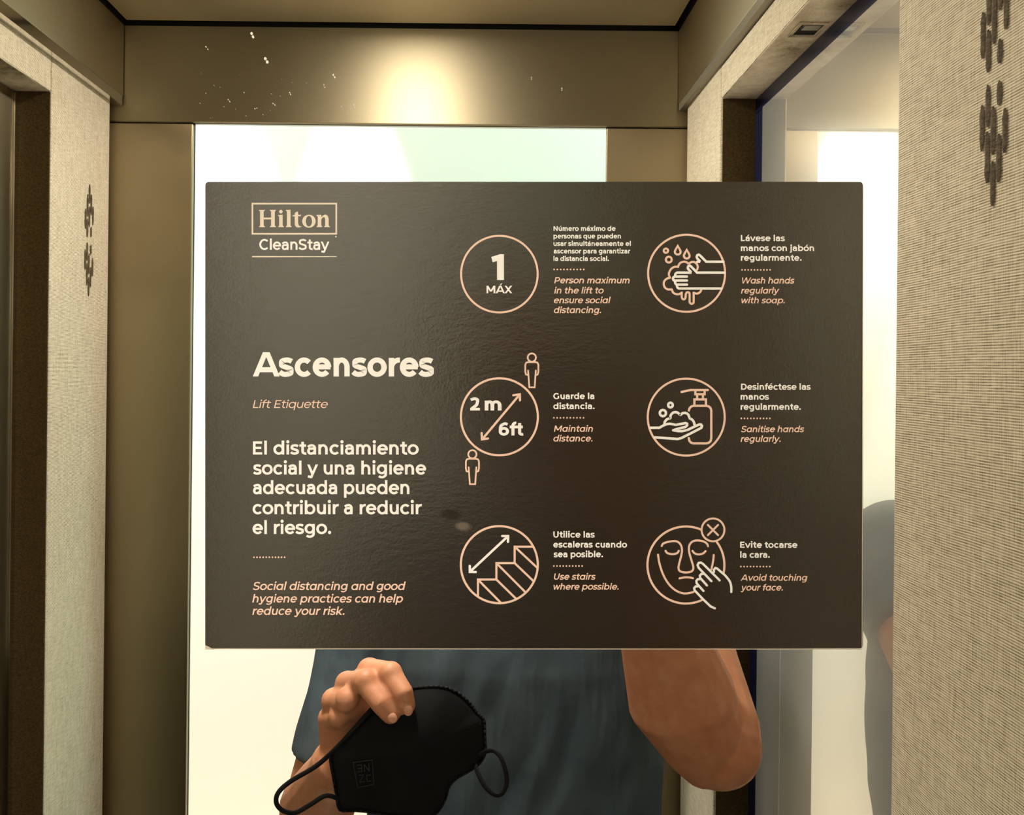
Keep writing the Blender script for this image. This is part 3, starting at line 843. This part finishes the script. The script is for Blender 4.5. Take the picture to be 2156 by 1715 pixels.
ic = stroke_part('pictogram', [ring(1444.6, 877.7, 81)], 4.3, ROSE, sign)
tag(ic, 'pink circle with a soap dispenser and a foamy hand')
q = cr(1350, 785, 9.026)
stroke_part('dispenser', [(q([(904, 712), (915, 672), (945, 638), (990, 622), (1240, 622), (1285, 635), (1318, 668), (1330, 715), (1330, 1240), (1318, 1290), (1285, 1322), (1240, 1335), (985, 1335), (940, 1318), (912, 1285), (902, 1238)]), False),
    (q([(1008, 618), (1008, 500), (1228, 500), (1228, 618)]), False), (q([(1060, 496), (1060, 408)]), False), (q([(1170, 496), (1170, 408)]), False),
    (q([(1028, 325), (1028, 402), (1204, 402), (1204, 325)]), False), (q([(765, 360), (935, 322), (1264, 322)]), False)], 4.7, ROSE, ic, rnd=True)
stroke_part('hand', [(q(cc(553, 608, 44)), True), (q(cc(409, 760, 58)), True),
    (q([(172, 1038), (345, 1038)]) + q([(345, 1038), (430, 990), (520, 964), (590, 970), (650, 984)], 4) + q([(650, 984), (840, 950), (868, 962), (870, 990), (838, 1022), (690, 1058), (604, 1086)]), False),
    (q([(604, 1086), (700, 1102), (780, 1102), (880, 1078), (1000, 1020), (1100, 976), (1135, 978), (1152, 1005), (1140, 1038), (1060, 1082), (760, 1234), (690, 1252), (255, 1220)]), False),
    (q([(440, 972), (446, 925), (490, 876), (552, 858)], 4) + q([(552, 858), (556, 805), (600, 754), (655, 743), (705, 762), (738, 800)], 4) + q([(738, 800), (780, 764), (840, 758), (890, 790), (918, 860)], 4) + q([(918, 860), (970, 890), (1000, 940), (1012, 985)], 4), False)], 5.2, WHITE, ic, Z_INK * 2)

ic = stroke_part('pictogram', [ring(1051.2, 1188, 81)], 4.5, ROSE, sign)
tag(ic, 'pink circle with a staircase under a double arrow')
q = cr(960, 1095, 9.026)
stroke_part('stairs', [(q([(418, 1420), (418, 1122), (768, 1122), (768, 810), (1115, 810), (1115, 498), (1455, 498)]), False), (q([(418, 1122), (845, 1555)]), False),
    (q([(768, 1122), (1135, 1480)]), False), (q([(768, 810), (1315, 1358)]), False), (q([(1115, 810), (1465, 1145)]), False), (q([(1115, 498), (1535, 890)]), False)], 4.4, ROSE, ic)
stroke_part('arrow', [(q([(275, 965), (980, 305)]), False), (q([(880, 295), (990, 295), (988, 405)]), False), (q([(263, 862), (264, 976), (375, 978)]), False)], 5.0, WHITE, ic, Z_INK * 2)

ic = stroke_part('pictogram', [ring(1443.9, 1188.7, 81, -12.2, 37), ring(1443.9, 1188.7, 81, 66.8, 294.8)], 4.5, ROSE, sign)
tag(ic, 'pink round face touched by a white hand, with a crossed badge')
q = cr(1350, 1080, 8.167)
stroke_part('badge', [ring(1501, 1114.9, 24), (q([(1145, 200), (1320, 375)]), False), (q([(1320, 200), (1145, 375)]), False)], 4.1, ROSE, ic)
stroke_part('face', [(q([(352, 562), (375, 522), (450, 493), (560, 478), (630, 492), (680, 545), (700, 625), (688, 725), (655, 850), (640, 940), (668, 995), (770, 1018), (868, 995), (895, 940), (882, 870), (848, 760), (822, 655), (822, 570), (855, 505), (920, 470), (1000, 468), (1080, 488), (1130, 525), (1148, 565)], 4), False),
    (q([(418, 645), (450, 685), (530, 702), (610, 688), (645, 645)], 4), False), (q([(880, 645), (920, 690), (990, 705), (1060, 690), (1105, 650)], 4), False),
    (q([(658, 1118), (720, 1105), (780, 1100), (840, 1105), (890, 1115)], 4), False),
    (q([(288, 712), (310, 850), (370, 1040), (460, 1200), (570, 1310), (680, 1365), (780, 1377), (895, 1352)], 4), False),
    (q([(1245, 718), (1236, 810), (1205, 965)], 4), False)], 4.3, ROSE, ic)
stroke_part('hand', [(q([(1545, 1350), (1545, 1270), (1520, 1170), (1440, 1065)], 4) + q([(1440, 1065), (1300, 945), (1270, 938), (1248, 965), (1245, 1010)]), False),
    (q([(1205, 1165), (985, 935), (966, 890), (985, 852), (1025, 845), (1060, 868), (1345, 1150)]), False),
    (q([(1128, 1238), (1010, 1108), (1005, 1070), (1030, 1042), (1072, 1040)]), False),
    (q([(1068, 1333), (950, 1200), (945, 1160), (968, 1132), (1010, 1130)]), False),
    (q([(1262, 1630), (1190, 1598), (1060, 1475), (915, 1322), (907, 1285), (930, 1255), (968, 1255)]), False)], 4.7, WHITE, ic, Z_INK * 2)

# ------------------------------------------------------------------ the photographer
from mathutils import noise as mnoise
BX, BY = .05, -.70
person = empty('person', (BX, BY, 0))
tag(person, 'person in a slate blue t-shirt reflected below the notice, holding a black face mask', 'person')
def adopt(o, parent):
    o.parent = parent; o.matrix_parent_inverse = Matrix.Translation(-Vector(parent.location)); return o
def loft(bm, secs, n=28, power=2.3):
    """closed loft of level super-elliptic sections (z, cx, cy, rx, ry)"""
    rings = []
    for z, cx, cy, rx, ry in secs:
        q = []
        for k in range(n):
            a = 2 * math.pi * k / n; c, s = math.cos(a), math.sin(a)
            q.append(bm.verts.new((cx + rx * math.copysign(abs(c) ** (2 / power), c), cy + ry * math.copysign(abs(s) ** (2 / power), s), z)))
        rings.append(q)
    for i in range(len(rings) - 1):
        for k in range(n):
            bm.faces.new((rings[i][k], rings[i][(k + 1) % n], rings[i + 1][(k + 1) % n], rings[i + 1][k]))
    bm.faces.new(list(reversed(rings[0]))); bm.faces.new(rings[-1])

SHL, SHR = Vector((-.108, BY, 1.325)), Vector((.240, BY + .01, 1.328))
ELL = W3(655, 1725, .98)
WRL = W3(712, 1606, .80)
ELR = Vector((.250, -(.845 - D), 1.166))
WRR = Vector((.152, -(.795 - D), 1.378))
bm = bmesh.new()
loft(bm, [(.80, BX, BY, .160, .110), (.92, BX, BY, .160, .112), (1.02, BX, BY, .150, .108), (1.15, BX, BY, .158, .110), (1.24, BX, BY, .168, .108), (1.31, BX, BY - .005, .165, .092), (1.355, BX, BY - .01, .125, .070), (1.39, BX, BY - .005, .070, .058)])
add_tube(bm, [(BX, BY - .005, 1.35), (BX, BY + .008, 1.41), (BX, BY + .02, 1.48)], [.062, .055, .055], 20)
for s_, sh in ((-1, SHL), (1, SHR)):
    add_ball(bm, sh + Vector((-.012 * s_, 0, .004)), .056)
# arms
add_tube(bm, [SHL, SHL.lerp(ELL, .35), SHL.lerp(ELL, .7), ELL], [.048, .045, .040, .038], 18)
add_ball(bm, ELL, .039)
f_ = lambda t: ELL.lerp(WRL, t)
add_tube(bm, [f_(0), f_(.28), f_(.6), f_(.85), f_(1)], [.038, .043, .035, .0275, .026], 18)
add_tube(bm, [SHR, SHR.lerp(ELR, .3), SHR.lerp(ELR, .65), ELR + Vector((.006, -.004, .014))], [.053, .056, .054, .045], 20)
add_ball(bm, ELR + Vector((.004, .004, .003)), (.044, .040, .041))
f_ = lambda t: ELR.lerp(WRR, t)
add_tube(bm, [f_(0) + Vector((-.008, 0, .006)), f_(.28) + Vector((-.010, 0, 0)), f_(.55) + Vector((-.003, 0, 0)), f_(.82), f_(1)], [.044, .055, .045, .031, .026], 20)
# left hand
LH = {'index': ([(778, 1412, .786), (822, 1418, .748), (850, 1460, .734), (856, 1484, .736)], (.0120, .0112, .0094, .0084)),
      'middle': ([(732, 1440, .786), (770, 1434, .746), (803, 1480, .732), (822, 1503, .733)], (.0120, .0114, .0097, .0087)),
      'ring': ([(703, 1475, .788), (732, 1471, .752), (756, 1498, .780), (778, 1520, .790)], (.0118, .0112, .0096, .0080)),
      'little': ([(693, 1511, .792), (713, 1507, .766), (740, 1531, .779), (758, 1548, .790)], (.0106, .0098, .0084, .0070))}
wb = {'index': (738, 1585, .800), 'middle': (727, 1591, .799), 'ring': (716, 1597, .799), 'little': (706, 1602, .801)}
LHP = {}
for k, (pts, rr) in LH.items():
    P = [W3(*p) for p in pts]; LHP[k] = P
    add_tube(bm, P, rr, 14)
    add_ball(bm, P[1], rr[1] * 1.03); add_ball(bm, P[0], rr[0] * 1.06)
    b = W3(*wb[k])
    add_tube(bm, [P[0], P[0].lerp(b, .5), b], [rr[0] * 1.02, .0125, .0150], 14)
# flesh of the palm
for a, b in (('index', 'middle'), ('middle', 'ring'), ('ring', 'little')):
    p, q = LHP[a][0].lerp(LHP[b][0], .5), W3(*wb[a]).lerp(W3(*wb[b]), .5)
    add_tube(bm, [p.lerp(q, .04) + Vector((.002, -.002, -.001)), p.lerp(q, .3) + Vector((.003, -.003, -.002)), q], [.0105, .0125, .0165], 14)
TH = [W3(742, 1580, .80), W3(782, 1548, .790), W3(818, 1524, .778), W3(842, 1506, .770)]
add_tube(bm, TH, [.0165, .0135, .0108, .0092], 14)
# right hand round the phone
rb = WRR
for x, dz, rr in ((.088, .006, .0098), (.105, .002, .0100), (.121, -.002, .0096), (.135, -.006, .0084)):
    mc = Vector((x + .002, -.408, 1.466 + dz))
    P = [mc, Vector((x - .001, -.3665, 1.470 + dz)), Vector((x - .006, -.3640, 1.500 + dz)), Vector((x - .009, -.3655, 1.518 + dz))]
    add_tube(bm, P, [rr * 1.08, rr, rr * .92, rr * .82], 14)
    add_tube(bm, [mc, mc.lerp(rb, .5), rb.lerp(Vector((x, rb.y, rb.z)), .25)], [rr * 1.1, .0135, .0165], 14)
    add_tube(bm, [mc + Vector((0, -.008, -.006)), rb], [.0115, .0175], 14)
add_tube(bm, [rb + Vector((-.008, -.006, .02)), Vector((.092, -.418, 1.452)), Vector((.080, -.4045, 1.492)), Vector((.074, -.3985, 1.520))], [.0170, .0140, .0108, .0092], 14)
# head with face
HC = Vector((BX, BY + .045, 1.57))
add_ball(bm, HC + Vector((0, -.006, .02)), (.076, .094, .096), seg=28)
add_ball(bm, HC + Vector((0, .018, -.035)), (.060, .066, .082), seg=24)
add_ball(bm, HC + Vector((0, .058, -.096)), (.026, .020, .020))
add_tube(bm, [HC + Vector((0, .086, .012)), HC + Vector((0, .098, -.014)), HC + Vector((0, .103, -.028))], [.008, .011, .0135], 14)
for s_ in (-1, 1):
    add_ball(bm, HC + Vector((.011 * s_, .092, -.031)), (.0085, .0085, .0075))
    add_ball(bm, HC + Vector((.076 * s_, -.004, -.010)), (.010, .020, .032), Matrix.Rotation(.35 * s_, 3, 'Z'))
    add_tube(bm, [HC + Vector((.014 * s_, .083, .026)), HC + Vector((.034 * s_, .077, .031)), HC + Vector((.052 * s_, .060, .026))], [.0065, .0072, .0055], 10)
add_tube(bm, [HC + Vector((-.022, .074, -.060)), HC + Vector((0, .084, -.0575)), HC + Vector((.022, .074, -.060))], [.004, .0065, .004], 10)
add_tube(bm, [HC + Vector((-.020, .074, -.069)), HC + Vector((0, .083, -.0715)), HC + Vector((.020, .074, -.069))], [.004, .0072, .004], 10)
# legs inside the trousers
for s_ in (-1, 1):
    add_tube(bm, [(BX + .085 * s_, BY, .86), (BX + .090 * s_, BY + .008, .48), (BX + .095 * s_, BY - .008, .09)], [.078, .052, .036], 18)
body = from_bm('body', bm, SKIN)
remesh(body, .0022, 2, .5)
adopt(body, person)
# fingernails (index and middle fingers show theirs)
for k, m_ in (('index', body), ('middle', body)):
    a, b = LHP[k][2], LHP[k][3]
    d = (b - a).normalized()
    out = Vector((.18, 1, .15)); out = (out - d * out.dot(d)).normalized()
    bm = bmesh.new()
    R = Matrix((d, d.cross(out), out)).transposed()
    add_ball(bm, b + out * .0072 + d * .001, (.0054, .0042, .0020), R, 14)
    adopt(from_bm('fingernail', bm, NAIL, None, True), person)
# eyes
for s_ in (-1, 1):
    bm = bmesh.new(); add_ball(bm, HC + Vector((.031 * s_, .0672, .009)), .0122)
    e = adopt(from_bm('eye', bm, EYEWHITE, None, True), person)
    bm = bmesh.new(); add_ball(bm, HC + Vector((.031 * s_, .0778, .009)), (.0055, .0025, .0055))
    i_ = from_bm('iris', bm, IRIS, None, True); i_.parent = e
    i_.matrix_parent_inverse = Matrix.Identity(4)
# hair: a cap over the skull, open at the face
bm = bmesh.new()
add_ball(bm, HC + Vector((0, -.010, .025)), (.083, .099, .101), seg=48)
def bare(v):
    dy, dz = v.co.y - HC.y, v.co.z - HC.z
    return (dy > .030 and dz < .078 - .25 * max(0, abs(v.co.x - BX) - .03)) or dz < -.055 or (dy > -.022 and dz < .012)
dead = [v for v in bm.verts if bare(v)]
bmesh.ops.delete(bm, geom=dead, context='VERTS')
for v in bm.verts: v.co += v.normal * (.0025 * mnoise.noise(v.co * 70))
r = bmesh.ops.solidify(bm, geom=bm.faces[:], thickness=.008)
adopt(from_bm('hair', bm, HAIR, None, True), person)

# t-shirt
bm = bmesh.new()
loft(bm, [(.76, BX, BY, .190, .122), (.88, BX, BY, .188, .120), (1.00, BX + .004, BY + .004, .192, .122), (1.10, BX + .003, BY, .190, .130), (1.20, BX, BY - .006, .188, .136), (1.27, BX, BY - .006, .184, .122), (1.322, BX, BY - .005, .160, .092), (1.362, BX, BY - .01, .110, .072), (1.385, BX, BY - .008, .078, .066)], 36, 2.5)
HEML = SHL.lerp(ELL, .80)
add_tube(bm, [SHL + Vector((.02, 0, .008)), SHL.lerp(HEML, .45), SHL.lerp(HEML, .88), HEML], [.060, .062, .050, .047], 24, caps=False)
add_ball(bm, SHL + Vector((.012, 0, .0)), .064)
HEMR = SHR.lerp(ELR, .46)
add_tube(bm, [SHR + Vector((-.02, 0, .008)), SHR.lerp(HEMR, .5), HEMR], [.064, .069, .068], 24, caps=False)
add_ball(bm, SHR + Vector((-.012, 0, .0)), .065)
tee = from_bm('t_shirt', bm, SHIRT)
remesh(tee, .0045, 4, .5)
tee.data.update()
nrm = [v.normal.copy() for v in tee.data.vertices]
for v, vn in zip(tee.data.vertices, nrm):
    p = v.co
    hang = max(0.0, min(1.0, (1.31 - p.z) / .15))
    a = mnoise.noise(Vector((p.x * 17 + p.z * 5.0, p.y * 12, p.z * 3.0)))
    b = mnoise.noise(Vector((p.x * 34 - p.z * 12, p.y * 26, p.z * 9.0 + 7)))
    v.co = p + vn * (hang * (.0100 * a + .0042 * b))
adopt(tee, person)
# trousers and shoes
bm = bmesh.new()
loft(bm, [(.74, BX, BY, .172, .122), (.80, BX, BY, .172, .124), (.90, BX, BY, .168, .120)], 32, 2.3)
for s_ in (-1, 1):
    add_tube(bm, [(BX + .085 * s_, BY, .80), (BX + .088 * s_, BY + .006, .50), (BX + .094 * s_, BY - .006, .07)], [.094, .074, .062], 22, caps=False)
tr = from_bm('trousers', bm, JEANS); remesh(tr, .008, 3); adopt(tr, person)
for s_ in (-1, 1):
    bm = bmesh.new()
    cx = BX + .097 * s_
    add_tube(bm, [(cx, BY - .06, .042), (cx, BY, .048), (cx + .004 * s_, BY + .10, .036), (cx + .008 * s_, BY + .165, .028)], [(.040, .036), (.042, .044), (.046, .033), (.036, .022)], 18, flat=(1, 0, 0))
    add_box(bm, (cx - .042, BY - .095, .0), (cx + .050, BY + .185, .014), .006)
    sh = from_bm('shoe', bm, SHOE); remesh(sh, .005, 2); adopt(sh, person)

# ------------------------------------------------------------------ the phone
ph = empty('smartphone', (.055, -.3800, 1.5245))
tag(ph, 'dark smartphone held up level in the right hand of the person, hidden behind the notice', 'phone')
bm = bmesh.new(); add_box(bm, (-.0735, -.0037, -.0358), (.0735, .0037, .0358), .0034, 3); from_bm('case', bm, PHONE, ph)
for dx, dz in ((-.055, .0255), (-.055, .004)):
    bm = bmesh.new(); add_tube(bm, [(dx, .0037, dz), (dx, .0047, dz)], [.0072, .0070], 24, caps=False); from_bm('lens', bm, PHONE_LENS, ph)
box('screen', (-.070, -.0042, -.033), (.070, -.00365, .033), PHONE_LENS, ph)

# ------------------------------------------------------------------ the black face mask
MZ = .7535
mo = [(781, 1491), (797, 1478), (820, 1466), (850, 1452), (880, 1446), (915, 1444), (945, 1448), (972, 1463), (992, 1482), (1005, 1500), (1019, 1514), (1021, 1546), (1022, 1582),
      (1010, 1606), (985, 1624), (962, 1637), (946, 1654), (938, 1680), (924, 1705), (900, 1722), (862, 1724), (820, 1716), (780, 1708), (745, 1705), (715, 1703),
      (708, 1668), (701, 1630), (696, 1591), (712, 1572), (735, 1543), (758, 1516)]
mask = empty('face_mask', W3(870, 1580, MZ))
tag(mask, 'black cloth face mask with ear loops, held in front of the slate blue t-shirt', 'face mask')
mo = [(p.x, p.y) for p in catmull([(a, b, 0) for a, b in mo], 3, True)]
cxm, cym = 865, 1588
def mask_pt(x, y, t):
    dome = .022 * (1 - t ** 2.2) + .004 * math.sin(x * .03)
    crease = -.004 * math.exp(-((x - 965 + (y - 1560) * .25) / 9) ** 2) * (1 - t)
    return W3(x, y, MZ + .004 - dome - crease)
bm = bmesh.new()
NR = 14; rings = []
for k in range(NR):
    t = 1 - k / NR
    rings.append([bm.verts.new(mask_pt(cxm + (x - cxm) * t, cym + (y - cym) * t, t)) for x, y in mo])
cv = bm.verts.new(mask_pt(cxm, cym, 0))
m_ = len(mo)
for k in range(NR - 1):
    for j in range(m_):
        bm.faces.new((rings[k][j], rings[k][(j + 1) % m_], rings[k + 1][(j + 1) % m_], rings[k + 1][j]))
for j in range(m_): bm.faces.new((rings[-1][j], rings[-1][(j + 1) % m_], cv))
bmesh.ops.recalc_face_normals(bm, faces=bm.faces)
bmesh.ops.solidify(bm, geom=bm.faces[:], thickness=.0016)
adopt(from_bm('shell', bm, BLACK, None, True), mask)
def band(name, pts, half, thick, z):
    P = catmull([W3(x, y, z + dz) for x, y, dz in pts], 5)
    bm = bmesh.new()
    add_tube(bm, P, [(thick, half)] * len(P), 10, caps=False, flat=(0, 1, 0))
    return adopt(from_bm(name, bm, BLACK_TRIM, None, True), mask)
band('ear_loop', [(786, 1488, .002), (742, 1538, .0), (703, 1579, -.002), (664, 1613, -.004), (612, 1644, -.008), (586, 1668, -.012), (582, 1690, -.012), (596, 1706, -.010), (622, 1710, -.008), (652, 1694, -.006), (688, 1674, -.003), (724, 1687, .003)], .0023, .0008, MZ)
band('ear_loop', [(1008, 1590, .003), (1024, 1581, .0), (1042, 1581, -.004), (1058, 1601, -.008), (1067, 1640, -.010), (1060, 1666, -.010), (1044, 1673, -.010), (1022, 1656, -.008), (1006, 1626, -.004), (1000, 1606, .002)], .0022, .0008, MZ)
# edging of the shell and the small woven label
P = [mask_pt(x, y, 1.0) + Vector((0, .0006, 0)) for x, y in mo]
bm = bmesh.new()
for i in range(m_):
    a, b = P[i], P[(i + 1) % m_]
    if (b - a).length > 1e-6: add_tube(bm, [a, b], [.0013, .0013], 8, caps=False)
adopt(from_bm('hem', bm, BLACK_TRIM, None, True), mask)
def on_mask(x, y):
    # distance of the pixel from the middle, as a share of the outline's reach that way
    a0 = math.atan2(y - cym, x - cxm); best = min(mo, key=lambda p: abs(math.remainder(math.atan2(p[1] - cym, p[0] - cxm) - a0, 2 * math.pi)))
    t = math.hypot(x - cxm, y - cym) / math.hypot(best[0] - cxm, best[1] - cym)
    return mask_pt(x, y, t) + Vector((0, .0021, 0))
bm = bmesh.new()
for seg in ([(744, 1602), (784, 1597), (788, 1648), (754, 1655), (744, 1602)],
            [(752, 1608), (762, 1607), (763, 1621), (754, 1622)], [(754, 1615), (762, 1614)],
            [(768, 1622), (767, 1606), (778, 1620), (777, 1604)],
            [(757, 1629), (766, 1628), (758, 1644), (768, 1642)], [(781, 1628), (772, 1629), (774, 1642), (782, 1641)]):
    for a, b in zip(seg, seg[1:]):
        add_tube(bm, [on_mask(*a), on_mask(*b)], [.00035, .00035], 6, caps=False)
tag(adopt(from_bm('woven_label', bm, LABEL_THREAD, None), mask), 'small faint square logo label')

# ------------------------------------------------------------------ dust on the mirror glass, with its reflections drawn in
bm = bmesh.new()
rng = random.Random(5)
specks = [(530, 71, 2.6), (533, 78, 2.4), (559, 124, 2.8), (563, 131, 2.8), (702, 158, 1.6), (705, 163, 1.4), (682, 178, .9), (684, 184, .8), (610, 195, .9), (612, 199, .9), (745, 220, .9), (747, 225, .8),
          (434, 99, 1.1), (438, 104, 1.0), (575, 218, .9), (579, 221, .9), (481, 210, .8), (484, 214, .8), (1183, 186, 1.0), (1183, 190, .9), (1119, 163, .8), (1119, 167, .7), (514, 195, .8), (537, 229, .9), (541, 228, .8)]  # close pairs: a speck and its reflection, drawn as another speck
for k in range(36): specks.append((rng.uniform(420, 900), rng.uniform(150, 250), rng.uniform(.35, .6)))
for x, y, r_ in specks:
    c = IMG @ Vector(((x - VX) * D / F, -(y - VY) * D / F, -D)) + Vector((0, CAM_Y, EYE))
    k = r_ * D / F
    bm.faces.new([bm.verts.new((c.x + k * math.cos(a * math.pi / 4), -.0004, c.z + 1.2 * k * math.sin(a * math.pi / 4))) for a in range(8)])
tag(from_bm('dust', bm, mat('dust_and_reflections', srgb(250, 245, 235), .8)), 'pale specks of dust and their painted reflections on the mirror glass over the notice', 'dust', kind='stuff')
